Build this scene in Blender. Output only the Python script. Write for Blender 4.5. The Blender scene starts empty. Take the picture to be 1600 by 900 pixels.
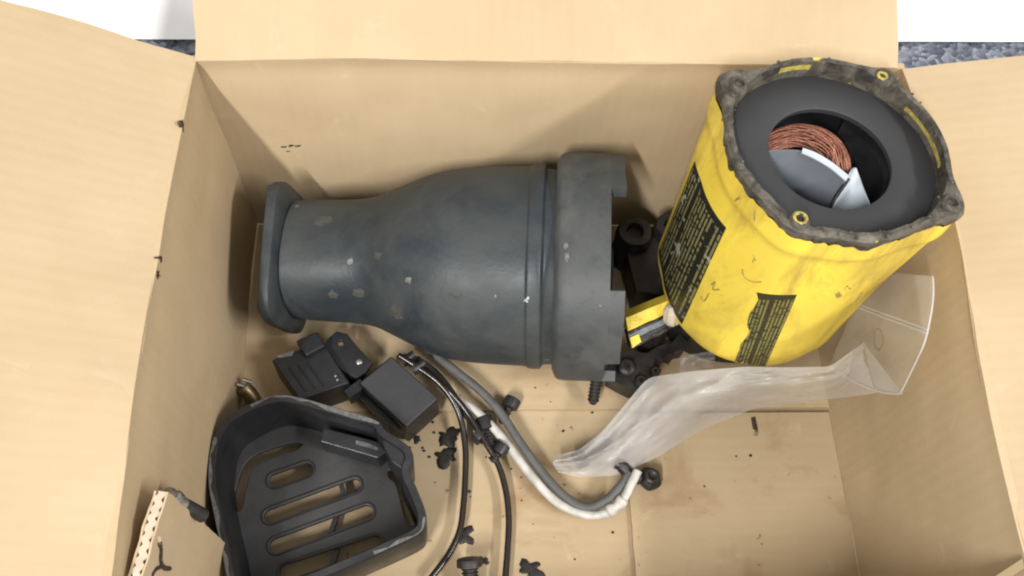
import bpy, bmesh, math, random
from mathutils import Vector, Matrix, noise
from mathutils.bvhtree import BVHTree
random.seed(7)
PI = math.pi
sc = bpy.context.scene
C = sc.collection

# ------------------------------------------------------------------ camera
FPX = 1455.68
CAM = Vector((0.147467, -0.349891, 0.597722))
ROT = (Matrix.Rotation(-0.123073, 3, 'Z') @ Matrix.Rotation(0.464891, 3, 'X') @ Matrix.Rotation(0.108710, 3, 'Z'))
cd = bpy.data.cameras.new('camera')
cam = bpy.data.objects.new('camera', cd); C.objects.link(cam)
cam.matrix_world = Matrix.Translation(CAM) @ ROT.to_4x4()
cd.sensor_width = 36; cd.lens = FPX / 1600 * 36; cd.clip_start = 0.01; cd.clip_end = 50
sc.camera = cam

# ------------------------------------------------------------------ light
w = bpy.data.worlds.new('World'); sc.world = w; w.use_nodes = True
bg = w.node_tree.nodes['Background']
bg.inputs[0].default_value = (1.0, 0.98, 0.95, 1); bg.inputs[1].default_value = 0.74
def area(name, loc, tgt, sx, sy, power, col):
    l = bpy.data.lights.new(name, 'AREA'); l.shape = 'RECTANGLE'; l.size = sx; l.size_y = sy
    l.energy = power; l.color = col
    o = bpy.data.objects.new(name, l); C.objects.link(o)
    o.location = loc
    o.rotation_euler = (0, 0, 0)          # ceiling fitting, facing straight down
    return o
area('ceiling_tube_lamp', (-0.64, -1.90, 2.05), (0.2, -0.1, 0.1), 0.08, 1.2, 104, (1.0, 0.98, 0.95))
area('ceiling_panel_lamp', (1.95, -1.30, 2.05), (0.2, -0.1, 0.1), 0.25, 1.2, 92, (1.0, 0.98, 0.95))
sc.view_settings.view_transform = 'Standard'; sc.view_settings.look = 'None'
sc.view_settings.exposure = 0.05; sc.view_settings.gamma = 1
sc.cycles.filter_width = 2.1
sc.cycles.max_bounces = 10; sc.cycles.transparent_max_bounces = 16

# ------------------------------------------------------------------ helpers
def ray(px, py):
    return ROT @ Vector(((px - 800) / FPX, (450 - py) / FPX, -1))
def at(px, py, z):
    d = ray(px, py); return CAM + d * ((z - CAM.z) / d.z)
def atx(px, py, x):
    d = ray(px, py); return CAM + d * ((x - CAM.x) / d.x)
def aty(px, py, y):
    d = ray(px, py); return CAM + d * ((y - CAM.y) / d.y)
def nz(p, s, seed=0.0):
    return noise.noise(Vector((p[0] * s + seed, p[1] * s + seed * 1.7, p[2] * s - seed)))

def thing(name, label, cat, loc, group=None):
    o = bpy.data.objects.new(name, None); C.objects.link(o)
    o.empty_display_size = 0.02; o.location = Vector(loc)
    o['label'] = label; o['category'] = cat
    if group: o['group'] = group
    return o
def tag(o, label, cat, group=None, kind=None):
    o['label'] = label; o['category'] = cat
    if group: o['group'] = group
    if kind: o['kind'] = kind
    return o
def absloc(o):
    v = Vector((0, 0, 0))
    while o: 
        v += o.location; o = o.parent
    return v
def obj(name, vf, mat, parent=None, smooth=False, uv=None):
    """one mesh object from (verts, faces), origin at its middle, parented keeping world place"""
    V, F = vf
    V = [Vector(v) for v in V]
    lo = Vector([min(v[i] for v in V) for i in range(3)]); hi = Vector([max(v[i] for v in V) for i in range(3)])
    c = (lo + hi) / 2
    me = bpy.data.meshes.new(name)
    me.from_pydata([v - c for v in V], [], F); me.update()
    bm = bmesh.new(); bm.from_mesh(me); bmesh.ops.recalc_face_normals(bm, faces=bm.faces[:]); bm.to_mesh(me); bm.free()
    if uv:
        l = me.uv_layers.new(name='UVMap')
        for lp in me.loops: l.data[lp.index].uv = uv[lp.vertex_index]
    me.materials.append(mat)
    if smooth is True:
        for p in me.polygons: p.use_smooth = True
    elif smooth:
        for p in me.polygons: p.use_smooth = True
        try: me.set_sharp_from_angle(angle=math.radians(smooth))
        except Exception: pass
    o = bpy.data.objects.new(name, me); C.objects.link(o)
    o.location = c
    if parent:
        o.parent = parent; o.location = c - absloc(parent)
    return o
def bevel(o, w, seg=2):
    m = o.modifiers.new('bevel', 'BEVEL'); m.width = w; m.segments = seg; m.limit_method = 'ANGLE'; m.angle_limit = math.radians(35)
    return o
def join(*parts):
    V, F = [], []
    for v, f in parts:
        n = len(V); V += list(v); F += [tuple(i + n for i in q) for q in f]
    return V, F
def loft(rings, cap0=True, cap1=True, close=True):
    n = len(rings[0]); V = [v for r in rings for v in r]; F = []
    for k in range(len(rings) - 1):
        for i in range(n if close else n - 1):
            j = (i + 1) % n
            F.append((k * n + i, k * n + j, (k + 1) * n + j, (k + 1) * n + i))
    if cap0: F.append(tuple(range(n))[::-1])
    if cap1: F.append(tuple(range((len(rings) - 1) * n, len(rings) * n)))
    return V, F
def frame(axis):
    a = Vector(axis).normalized()
    h = Vector((0, 0, 1)) if abs(a.z) < 0.9 else Vector((1, 0, 0))
    u = a.cross(h).normalized(); v = a.cross(u).normalized()
    return a, u, v
def lathe(prof, base, axis, n=24, lumps=0.0):
    """prof: list of (radius, distance along axis)"""
    a, u, v = frame(axis); base = Vector(base); rings = []
    for r, d in prof:
        ring = []
        for i in range(n):
            t = 2 * PI * i / n
            rr = r * (1 + lumps * noise.noise(Vector((math.cos(t) * 2, math.sin(t) * 2, d * 90))))
            ring.append(base + a * d + u * (rr * math.cos(t)) + v * (rr * math.sin(t)))
        rings.append(ring)
    return loft(rings)
def catmull(P, n=10):
    P = [Vector(p) for p in P]; out = []
    Q = [P[0] * 2 - P[1]] + P + [P[-1] * 2 - P[-2]]
    for i in range(1, len(Q) - 2):
        a, b, c, d = Q[i - 1:i + 3]
        for k in range(n):
            t = k / n
            out.append(0.5 * ((2 * b) + (c - a) * t + (2 * a - 5 * b + 4 * c - d) * t * t + (3 * b - a - 3 * c + d) * t ** 3))
    out.append(P[-1]); return out
def tube(P, r, n=10, steps=10, rough=0.0):
    S = catmull(P, steps) if steps else [Vector(p) for p in P]
    rings = []; u = None
    for i, p in enumerate(S):
        t = (S[min(i + 1, len(S) - 1)] - S[max(i - 1, 0)]).normalized()
        if u is None: _, u, _ = frame(t)
        u = (u - t * u.dot(t)).normalized(); v = t.cross(u)
        rr = r(i / (len(S) - 1)) if callable(r) else r
        ring = []
        for k in range(n):
            q = rr * (1 + rough * nz(p, 260, k * .37))
            ring.append(p + u * (q * math.cos(2 * PI * k / n)) + v * (q * math.sin(2 * PI * k / n)))
        rings.append(ring)
    return loft(rings)
def box8(c, ux, uy, uz):
    c, ux, uy, uz = map(Vector, (c, ux, uy, uz))
    V = [c + ux * a + uy * b + uz * d for d in (-.5, .5) for a, b in ((-.5, -.5), (.5, -.5), (.5, .5), (-.5, .5))]
    F = [(3, 2, 1, 0), (4, 5, 6, 7), (0, 1, 5, 4), (1, 2, 6, 5), (2, 3, 7, 6), (3, 0, 4, 7)]
    return V, F
def prism(poly, z0, z1):
    """poly: list of (x,y) ; z0/z1 heights"""
    a = [Vector((p[0], p[1], z0)) for p in poly]; b = [Vector((p[0], p[1], z1)) for p in poly]
    return loft([a, b])
def slab(fn, nu, nv, th):
    """fn(u,v) -> (point, normal); a closed sheet of thickness th grown against the normal"""
    V = []; F = []
    top = [[None] * (nv + 1) for _ in range(nu + 1)]
    G = [[fn(i / nu, j / nv) for j in range(nv + 1)] for i in range(nu + 1)]
    for i in range(nu + 1):
        for j in range(nv + 1): V.append(G[i][j][0])
    m = len(V)
    for i in range(nu + 1):
        for j in range(nv + 1): V.append(G[i][j][0] - G[i][j][1] * th)
    ix = lambda i, j: i * (nv + 1) + j
    for i in range(nu):
        for j in range(nv):
            a, b, c, d = ix(i, j), ix(i + 1, j), ix(i + 1, j + 1), ix(i, j + 1)
            F.append((a, b, c, d)); F.append((m + d, m + c, m + b, m + a))
    for i in range(nu):
        a, b = ix(i, 0), ix(i + 1, 0); F.append((b, a, m + a, m + b))
        a, b = ix(i, nv), ix(i + 1, nv); F.append((a, b, m + b, m + a))
    for j in range(nv):
        a, b = ix(0, j), ix(0, j + 1); F.append((a, b, m + b, m + a))
        a, b = ix(nu, j), ix(nu, j + 1); F.append((b, a, m + a, m + b))
    return V, F
def holed(poly, holes, z0, z1, bev=0.0):
    """plan outline with holes -> solid between z0 and z1 (filled 2D curve turned to mesh)"""
    cu = bpy.data.curves.new('tmp', 'CURVE'); cu.dimensions = '2D'; cu.fill_mode = 'BOTH'
    cu.extrude = (z1 - z0) / 2 - bev; cu.bevel_depth = bev; cu.bevel_resolution = 1
    for pl in [poly] + holes:
        s = cu.splines.new('POLY'); s.points.add(len(pl) - 1); s.use_cyclic_u = True
        for k, p in enumerate(pl): s.points[k].co = (p[0], p[1], 0, 1)
    o = bpy.data.objects.new('tmp', cu); C.objects.link(o)
    dg = bpy.context.evaluated_depsgraph_get(); dg.update()
    me = bpy.data.meshes.new_from_object(o.evaluated_get(dg))
    V = [Vector((v.co.x, v.co.y, v.co.z + (z0 + z1) / 2)) for v in me.vertices]
    F = [tuple(p.vertices) for p in me.polygons]
    bpy.data.objects.remove(o); bpy.data.curves.remove(cu); bpy.data.meshes.remove(me)
    return V, F
def stadium(a, b, r, n=8):
    a = Vector(a[:2]); b = Vector(b[:2]); d = (b - a).normalized(); p = Vector((-d.y, d.x)); out = []
    for k in range(n + 1):
        t = -PI / 2 + PI * k / n; out.append(b + d * (r * math.cos(t)) + p * (r * math.sin(t)))
    for k in range(n + 1):
        t = PI / 2 + PI * k / n; out.append(a + d * (r * math.cos(t)) + p * (r * math.sin(t)))
    return [(q.x, q.y) for q in out]
def ssmooth(a, b, x):
    t = max(0, min(1, (x - a) / (b - a))); return t * t * (3 - 2 * t)

# ------------------------------------------------------------------ materials
class NT:
    def __init__(s, name):
        s.m = bpy.data.materials.new(name); s.m.use_nodes = True; s.t = s.m.node_tree
        s.n = s.t.nodes; s.b = s.n['Principled BSDF']; s.tc = s.n.new('ShaderNodeTexCoord')
    def link(s, a, b): s.t.links.new(a, b)
    def noise(s, scale, detail=4, rough=.55, vec=None, dist=0.0):
        x = s.n.new('ShaderNodeTexNoise'); x.inputs['Scale'].default_value = scale; x.inputs['Detail'].default_value = detail
        x.inputs['Roughness'].default_value = rough; x.inputs['Distortion'].default_value = dist
        s.link(vec or s.tc.outputs['Object'], x.inputs['Vector']); return x.outputs['Fac']
    def mapped(s, scale, rot=(0, 0, 0), src='Object'):
        x = s.n.new('ShaderNodeMapping'); x.inputs['Scale'].default_value = scale; x.inputs['Rotation'].default_value = rot
        s.link(s.tc.outputs[src], x.inputs['Vector']); return x.outputs[0]
    def ramp(s, f, lo, hi, a=0.0, b=1.0):
        x = s.n.new('ShaderNodeMapRange'); x.clamp = True
        for k, v in zip(('From Min', 'From Max', 'To Min', 'To Max'), (lo, hi, a, b)): x.inputs[k].default_value = v
        s.link(f, x.inputs['Value']); return x.outputs[0]
    def math(s, op, a, b):
        x = s.n.new('ShaderNodeMath'); x.operation = op
        for k, v in enumerate((a, b)):
            if hasattr(v, 'links'): s.link(v, x.inputs[k])
            else: x.inputs[k].default_value = v
        return x.outputs[0]
    def mix(s, f, a, b):
        x = s.n.new('ShaderNodeMix'); x.data_type = 'RGBA'
        for k, v in ((0, f), (6, a), (7, b)):
            if hasattr(v, 'links'): s.link(v, x.inputs[k])
            elif k == 0: x.inputs[0].default_value = v
            else: x.inputs[k].default_value = (*v, 1)
        return x.outputs[2]
    def bump(s, f, dist, strength=1.0):
        x = s.n.new('ShaderNodeBump'); x.inputs['Distance'].default_value = dist; x.inputs['Strength'].default_value = strength
        s.link(f, x.inputs['Height']); s.link(x.outputs[0], s.b.inputs['Normal']); return x
    def done(s, col=None, rough=None, metal=None, spec=None):
        for k, v in (('Base Color', col), ('Roughness', rough), ('Metallic', metal), ('Specular IOR Level', spec)):
            if v is None: continue
            if hasattr(v, 'links'): s.link(v, s.b.inputs[k])
            else: s.b.inputs[k].default_value = (*v, 1) if k == 'Base Color' else v
        return s.m

def cardboard(name, axis, stain=0.0, dark=1.0):
    s = NT(name)
    a = [c * dark for c in (0.50, 0.388, 0.246)]; b = [c * dark for c in (0.425, 0.318, 0.190)]
    big = s.noise(9, 5, .6); fib = s.noise(60, 5, .65, s.mapped((1, 1, 1)))
    st = {0: (1, .12, .12), 1: (.12, 1, .12), 2: (.12, .12, 1)}[axis]
    stripe = s.noise(190, 2, .5, s.mapped(st))
    f = s.math('ADD', s.math('MULTIPLY', big, .90), s.math('MULTIPLY', stripe, .10))
    col = s.mix(s.ramp(f, .30, .70), a, b)
    x = s.n.new('ShaderNodeTexWave'); x.bands_direction = 'XYZ'[axis]; x.inputs['Scale'].default_value = 42
    x.inputs['Distortion'].default_value = .8; x.inputs['Detail'].default_value = 2; x.inputs['Detail Scale'].default_value = .6
    s.link(s.tc.outputs['Object'], x.inputs['Vector'])
    col = s.mix(s.math('MULTIPLY', x.outputs['Fac'], s.ramp(s.noise(7, 3, .5), .42, .75, .0, .055)), col, [c * .74 for c in b])
    wear = s.noise(34, 6, .7, s.mapped((1, 1, 1), (.3, .2, .9)), .8)
    col = s.mix(s.ramp(wear, .60, .70, 0, .22), col, (.60, .49, .35))
    fine = s.noise(900, 3, .6)
    col = s.mix(s.ramp(fine, .62, .8, 0, .25), col, (0.26, .17, .09))
    if stain:
        g = s.noise(17, 6, .62, s.mapped((1, 1, 1), (0, 0, .4)), .5)
        col = s.mix(s.ramp(g, .52, .70, 0, stain), col, (0.24, 0.135, 0.055))
        g2 = s.noise(140, 3, .5); col = s.mix(s.ramp(g2, .70, .76, 0, stain), col, (0.06, .035, .02))
    h = s.math('ADD', s.math('MULTIPLY', x.outputs['Fac'], .28), s.math('MULTIPLY', fib, .9))
    s.bump(h, .0005, .38)
    return s.done(col, s.ramp(big, .3, .7, .72, .9), None, .25)

def dusty_black(name, base, dust, amt=.5, rough=(.35, .6), chips=0.0, chipcol=(.42, .42, .40), scale=26, bumpd=.0006):
    s = NT(name)
    g = s.noise(scale, 6, .62, None, .4); g2 = s.noise(scale * 5, 4, .6)
    col = s.mix(s.ramp(g, .38, .72, 0, amt), base, dust)
    col = s.mix(s.ramp(g2, .55, .75, 0, amt * .5), col, [c * .35 for c in base])
    if chips:
        g3 = s.noise(62, 3, .7, None, .6); col = s.mix(s.ramp(g3, .80 - chips * .1, .82 - chips * .1), col, chipcol)
    s.bump(s.noise(scale * 14, 4, .6), bumpd, .3)
    return s.done(col, s.ramp(g, .35, .7, *rough), None, .45)
def plain(name, col, rough=.5, metal=0.0, var=.25, scale=120, bumpd=0.0):
    s = NT(name); g = s.noise(scale, 4, .6)
    c = s.mix(s.ramp(g, .35, .7), col, [x * (1 - var) for x in col])
    if bumpd: s.bump(s.noise(scale * 3, 3, .6), bumpd, .4)
    return s.done(c, s.ramp(g, .3, .7, rough * .85, min(1, rough * 1.2)), metal)

M = {}
for k in range(3): M['card%d' % k] = cardboard('kraft_cardboard_%s' % 'xyz'[k], k)
M['floorcard'] = cardboard('stained_cardboard', 1, .6, .88)
M['flapcard'] = cardboard('flap_cardboard', 1, .35, .98)
M['flute'] = plain('cardboard_flute', (.56, .46, .35), .9)
M['tear'] = plain('dark_torn_paper', (.055, .034, .02), .9, 0, .5, 400)
M['housing'] = dusty_black('dusty_blue_black_metal', (.021, .028, .034), (.078, .080, .072), .55, (.42, .70), .55, scale=22)
M['collar'] = dusty_black('dusty_grey_rubber', (.046, .052, .055), (.105, .106, .098), .7, (.5, .72), .3)
M['grille'] = dusty_black('black_moulded_plastic', (.012, .012, .014), (.038, .038, .038), .45, (.28, .5), 0, scale=40)
M['plate'] = dusty_black('grey_black_plastic', (.032, .032, .034), (.065, .064, .062), .4, (.4, .6), 0, scale=40)
M['module'] = dusty_black('matt_black_module', (.010, .010, .012), (.03, .03, .031), .4, (.35, .5), 0, scale=50)
M['modtop'] = plain('grey_module_face', (.036, .036, .04), .55)
M['grime'] = dusty_black('greasy_black_iron', (.012, .011, .011), (.05, .045, .04), .5, (.3, .6), .4, (.2, .19, .17), 60)
M['steel'] = plain('scuffed_steel', (.42, .41, .39), .35, .9, .5, 300)
M['oxide'] = plain('oxidised_dark_screw', (.045, .04, .038), .5, .4, .5, 300)
M['brass'] = plain('tarnished_brass', (.30, .22, .12), .4, .8, .4, 300)
M['greycable'] = dusty_black('grey_cable_rubber', (.07, .07, .068), (.13, .125, .115), .6, (.5, .7), 0, scale=90)
M['whitecable'] = plain('dirty_white_cable', (.55, .53, .49), .5, 0, .5, 70)
M['blackwire'] = plain('glossy_dark_wire', (.018, .013, .010), .22, 0, .4, 200)
M['ring'] = plain('dark_grey_fibre', (.034, .034, .036), .62, 0, .12, 60)
M['void'] = plain('dark_core_iron', (.02, .02, .024), .5, .2, .4, 150)
M['insul'] = plain('grey_insulation_sheet', (.17, .19, .215), .42, 0, .2, 40)
M['insulwhite'] = plain('pale_insulation_paper', (.50, .55, .60), .55, 0, .2, 60)
M['crumb'] = plain('black_grease_crumb', (.015, .010, .008), .6, 0, .5, 500)
M['brownring'] = plain('brown_rubber', (.16, .10, .055), .6)
M['nub'] = plain('ivory_plastic', (.60, .52, .38), .5)
s = NT('copper_enamel'); g = s.noise(500, 3, .6)
M['copper'] = s.done(s.mix(s.ramp(g, .3, .7), (.30, .12, .072), (.14, .05, .032)), .42, .45)
# worn yellow paint
s = NT('worn_yellow_paint')
g = s.noise(16, 5, .6); g2 = s.noise(30, 6, .65, s.mapped((1, 1, .25), (0, 0, .3)), .6); g3 = s.noise(260, 3, .6)
c = s.mix(s.ramp(g, .35, .7), (.84, .65, .085), (.74, .54, .06))
c = s.mix(s.ramp(g2, .46, .68, 0, .85), c, (.36, .25, .05)); c = s.mix(s.ramp(g3, .68, .76, 0, .6), c, (.12, .09, .04))
g4 = s.noise(48, 5, .75, s.mapped((1, 1, .5)), 1.2); c = s.mix(s.ramp(g4, .64, .67, 0, .75), c, (.10, .085, .06))
s.bump(s.noise(70, 4, .6), .0006, .3)
M['yellow'] = s.done(c, s.ramp(g2, .4, .7, .34, .6))
s = NT('chipped_rim_metal')
g = s.noise(95, 5, .65, None, .5); g2 = s.noise(55, 3, .6); g3 = s.noise(420, 3, .6)
c = s.mix(s.ramp(g, .38, .66), (.036, .031, .025), (.155, .138, .108)); c = s.mix(s.ramp(g2, .66, .70), c, (.62, .45, .06))
c = s.mix(s.ramp(g3, .60, .72, 0, .6), c, (.05, .045, .04))
s.bump(g, .0012, .35)
M['rim'] = s.done(c, .6, .15)
# printed label: rows of illegible dashes
def label_mat(name, rows, bg_, ink, wear, cols, blot):
    s = NT(name); uv = s.tc.outputs['UV']
    sp = s.n.new('ShaderNodeSeparateXYZ'); s.link(uv, sp.inputs[0])
    v = s.math('MULTIPLY', sp.outputs[1], rows); fr = s.math('FRACT', v, 0); fl = s.math('FLOOR', v, 0)
    row = s.math('MULTIPLY', s.math('GREATER_THAN', fr, .30), s.math('LESS_THAN', fr, .80))
    cb = s.n.new('ShaderNodeCombineXYZ'); s.link(s.math('MULTIPLY', sp.outputs[0], cols), cb.inputs[0]); s.link(s.math('MULTIPLY', fl, 7.31), cb.inputs[1])
    dash = s.ramp(s.noise(1.0, 1, .5, cb.outputs[0]), .40, .46)
    rowon = s.n.new('ShaderNodeTexWhiteNoise'); rowon.noise_dimensions = '1D'; s.link(fl, rowon.inputs['W'])
    m = s.math('MULTIPLY', s.math('MULTIPLY', row, dash), s.math('GREATER_THAN', rowon.outputs[0], .12))
    edge = s.math('MULTIPLY', s.math('GREATER_THAN', sp.outputs[0], .05), s.math('LESS_THAN', sp.outputs[0], .95))
    m = s.math('MULTIPLY', m, edge)
    col = s.mix(s.math('MULTIPLY', m, .85), bg_, ink)
    g = s.noise(75, 4, .65, None, .4); col = s.mix(s.ramp(g, .70 - wear, .73 - wear), col, blot)
    return s.done(col, .45)
M['biglabel'] = label_mat('black_warning_label', 15, (.016, .016, .012), (.24, .22, .09), .07, 34, (.36, .36, .30))
M['smalllabel'] = label_mat('olive_warning_label', 10, (.03, .028, .012), (.24, .215, .055), 0.0, 40, (.4, .33, .06))
M['shardlabel'] = label_mat('shard_label', 6, (.02, .02, .015), (.2, .19, .1), .06, 20, (.3, .3, .26))
# carpet
s = NT('blue_grey_carpet')
x = s.n.new('ShaderNodeTexVoronoi'); x.inputs['Scale'].default_value = 190; s.link(s.tc.outputs['Object'], x.inputs['Vector'])
g = s.noise(240, 4, .7); r_ = s.n.new('ShaderNodeSeparateColor'); s.link(x.outputs['Color'], r_.inputs[0])
c = s.mix(s.ramp(r_.outputs[0], .1, .95), (.12, .135, .18), (.36, .38, .44)); c = s.mix(s.ramp(g, .6, .75), c, (.07, .08, .12))
s.bump(s.math('ADD', g, x.outputs['Distance']), .004, .8)
M['carpet'] = s.done(c, .95, None, .1)
M['wall'] = plain('white_vinyl', (.90, .90, .90), .5, 0, .02)
# clear polythene
s = NT('clear_polythene'); n_ = s.n; out = n_['Material Output']
def poly_mat(name, clear):
    s = NT(name); n_ = s.n; out = n_['Material Output']
    s.done((.80, .79, .78), .30, None, .7)
    tr = n_.new('ShaderNodeBsdfTransparent'); tr.inputs[0].default_value = (.97, .97, .98, 1)
    tl = n_.new('ShaderNodeBsdfTranslucent'); tl.inputs[0].default_value = (.78, .77, .75, 1)
    m1 = n_.new('ShaderNodeMixShader'); m1.inputs[0].default_value = .45
    s.link(s.b.outputs[0], m1.inputs[1]); s.link(tl.outputs[0], m1.inputs[2])
    m2 = n_.new('ShaderNodeMixShader'); g = s.noise(30, 4, .6)
    s.link(s.ramp(g, .3, .7, max(0, clear - .07), clear + .07), m2.inputs[0]); s.link(m1.outputs[0], m2.inputs[1]); s.link(tr.outputs[0], m2.inputs[2])
    s.link(m2.outputs[0], out.inputs[0]); s.bump(s.noise(45, 3, .5, None, .5), .003, .25)
    return s.m
M['bag'] = poly_mat('cloudy_polythene', .65)
M['bagclear'] = poly_mat('clear_polythene_mouth', .80)
M['bagseam'] = poly_mat('polythene_seam', .42)

# ------------------------------------------------------------------ the setting: carpet and white area behind the box, laid flat for brightness
W, H, D = 0.40, 0.1793, 0.312
TH = 0.004
cp = obj('carpet_floor', ([(-.9, -.9, -.014), (1.3, -.9, -.014), (1.3, .22, -.014), (-.9, .22, -.014)], [(0, 1, 2, 3)]), M['carpet']); cp['kind'] = 'structure'
wa, wb = at(-1500, 56, -.008), at(3100, 70, -.008)
wl = obj('white_floor', ([wa, wb, wb + Vector((0, 1.2, 0)), wa + Vector((0, 1.2, 0))], [(0, 1, 2, 3)]), M['wall']); wl['kind'] = 'structure'

# ------------------------------------------------------------------ the box
bx = thing('cardboard_box', 'open brown corrugated cardboard box with its flaps folded outwards, holding the tool parts', 'cardboard box', (W / 2, -D / 2, -.012))
# bottom: lowest sheet, then the inner flaps lying on it
obj('bottom_panel', slab(lambda u, v: (Vector((-.003 + u * (W + .006), -D - .003 + v * (D + .006), -.004 + .0004 * nz((u * 4, v * 4, 0), 1))), Vector((0, 0, 1))), 40, 30, .0075), M['floorcard'], bx)
def flapfn(x0, x1, y0, y1, z, seed, ed):
    def f(u, v):
        x = x0 + (x1 - x0) * u; y = y0 + (y1 - y0) * v
        if ed == 'y0' and v == 0: y += .0008 * nz((x, 0, 0), 90, seed)
        if ed == 'x0' and u == 0: x += .0008 * nz((0, y, 0), 90, seed)
        return Vector((x, y, z + .0006 * nz((x, y, 0), 14, seed))), Vector((0, 0, 1))
    return f
fb = obj('bottom_flap', slab(flapfn(0, W, -.144, -.0005, 0.0, 3, 'y0'), 60, 24, .0033), M['flapcard'], bx)
fr = obj('bottom_flap', slab(flapfn(.257, W - .0005, -D + .001, -.1475, -.0003, 8, 'x0'), 30, 30, .0030), M['floorcard'], bx)

def lip(t):            # the little roll of the board at the top fold
    return .0008 * math.exp(-((1 - t) / .03) ** 2) - .0010 * math.exp(-((1 - t) / .10) ** 2)
def back(u, v):
    x = -.007 + u * (W + .014); z = v * H
    y = .0022 * nz((x, 0, z), 9, 1.0) + .0006 * nz((x, 0, z), 40, 2.0) - 2.2 * lip(v) + .0025 * math.sin(PI * u) * v
    return Vector((x, y, z)), Vector((0, -1, 0))
bw = obj('back_wall', slab(back, 70, 36, TH), M['card0'], bx, 40)
def left(u, v):
    y = -D + u * D; z = v * H
    x = lip(v) + .0024 * nz((0, y, z), 10, 4.0) + .0006 * nz((0, y, z), 40, 2.0) - .004 * math.sin(PI * u) * v
    return Vector((x, y, z)), Vector((1, 0, 0))
lw = obj('left_wall', slab(left, 50, 36, TH), M['card1'], bx, 40)
def rightx(y, v):
    u = (y + D) / D
    return W + (.010 * math.exp(-((u - .72) / .25) ** 2) + .002) * v
def right(u, v):
    y = -D + u * D; z = v * H
    x = rightx(y, v) - lip(v) + .0026 * nz((0, y, z), 10, 9.0) + .0006 * nz((0, y, z), 40, 5.0)
    return Vector((x, y, z)), Vector((-1, 0, 0))
rw = obj('right_wall', slab(right, 50, 36, TH), M['card1'], bx, 40)
def front(u, v):
    x = u * W; z = v * (.075 + (H - .075) * math.exp(-(1 - u) / .10))  # unseen wall, cut low in the middle so lamp light reaches inside
    y = -D + v * .034 * math.exp(-(1 - u) / .09) + .0015 * nz((x, 0, z), 10, 2.0)
    return Vector((x, y, z)), Vector((0, 1, 0))
obj('front_wall', slab(front, 50, 30, TH), M['card0'], bx, 40)
# outer flaps
def flap_point(base, out, ang0, bend, s):
    """arc that leaves the fold at ang0 and curls by bend over its length s"""
    n = 14; p = Vector(base); L = s
    for k in range(n):
        a = ang0 + bend * (k + .5) / n * (s / .16); p = p + (out * math.cos(a) + Vector((0, 0, 1)) * math.sin(a)) * (L / n)
    a = ang0 + bend * (s / .16)
    return p, (-out * math.sin(a) + Vector((0, 0, 1)) * math.cos(a))
def backflap(u, v):
    s = .0001 + v * .15; x = -.001 + u * (W + .003) - .002 * v
    p, n = flap_point((x, .0008 + .0025 * math.sin(PI * u), H + .0004), Vector((0, 1, 0)), math.radians(30), -.1, s)
    p.x += .0012 * nz((s, 0, 0), 40, u * 3) ; p.z += .0025 * nz(p, 12, 5) + .0006 * nz(p, 45, 3)
    return p, n
obj('back_flap', slab(backflap, 60, 26, TH), M['card0'], bx, 40)
def leftflap(u, v):
    s = .0001 + v * .19; y = -D + u * (D + .003) - (.0015 * nz((s, 0, 0), 30, 2) if u > .99 else 0)
    p, n = flap_point((-.0004 - .004 * math.sin(PI * u), y, H + .0004), Vector((-1, 0, 0)), math.radians(24), .12, s)
    p.z += .0045 * nz(p, 9, 7) + .0007 * nz(p, 45, 3); p.y += (.005 * math.sin(v * 7.0) * v if u > .9 else 0) * (u - .9) * 10; return p, n
obj('left_flap', slab(leftflap, 50, 30, TH), M['card1'], bx, 40)
def rightflap(u, v):
    s = .0001 + v * .19; y = -D + u * (D + .001)
    p, n = flap_point((rightx(y, 1) + .0004, y, H + .0004), Vector((1, 0, 0)), math.radians(9), .05, s)
    p.z += .0040 * nz(p, 9, 12) + .0007 * nz(p, 45, 3); return p, n
obj('right_flap', slab(rightflap, 50, 30, TH), M['card1'], bx, 40)
# torn marks in the paper of the walls
def scuff(name, parent, cx, nrm, u, r, seed):
    nrm = Vector(nrm); u = Vector(u); v = nrm.cross(u); rnd = random.Random(seed); pts = []
    for k in range(14):
        t = 2 * PI * k / 14; q = r * (0.25 + .85 * rnd.random())
        pts.append(Vector(cx) + nrm * .0004 + u * (q * 1.6 * math.cos(t)) + v * (q * .8 * math.sin(t)))
    if abs(nrm.x) > .5: pts = [left((p.y + D) / D, p.z / H)[0] + nrm * .00025 for p in pts]
    else: pts = [back((p.x + .007) / (W + .014), p.z / H)[0] + nrm * .00025 for p in pts]
    return obj(name, loft([[p - nrm * .002 for p in pts], pts]), M['tear'], parent)
def onwall(fn, p, key):          # nearest height of a wall's inner face
    return p
scuff('tear', lw, atx(293, 197, .0005), (1, 0, 0), (0, .3, 1), .0028, 1)
scuff('tear', lw, atx(262, 404, .0), (1, 0, 0), (0, -.3, 1), .0026, 2)
scuff('tear', lw, atx(256, 430, -.001), (1, 0, 0), (0, -.3, 1), .0030, 3)
q = aty(455, 232, -.0012)
for dx, dz, r, sd in ((-.004, 0, .0017, 4), (0, .001, .0015, 5), (.004, .001, .0016, 6), (-.003, -.005, .0012, 7)):
    scuff('tear', bw, q + Vector((dx, 0, dz)), (0, -1, 0), (1, 0, .2), r, sd)

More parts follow.
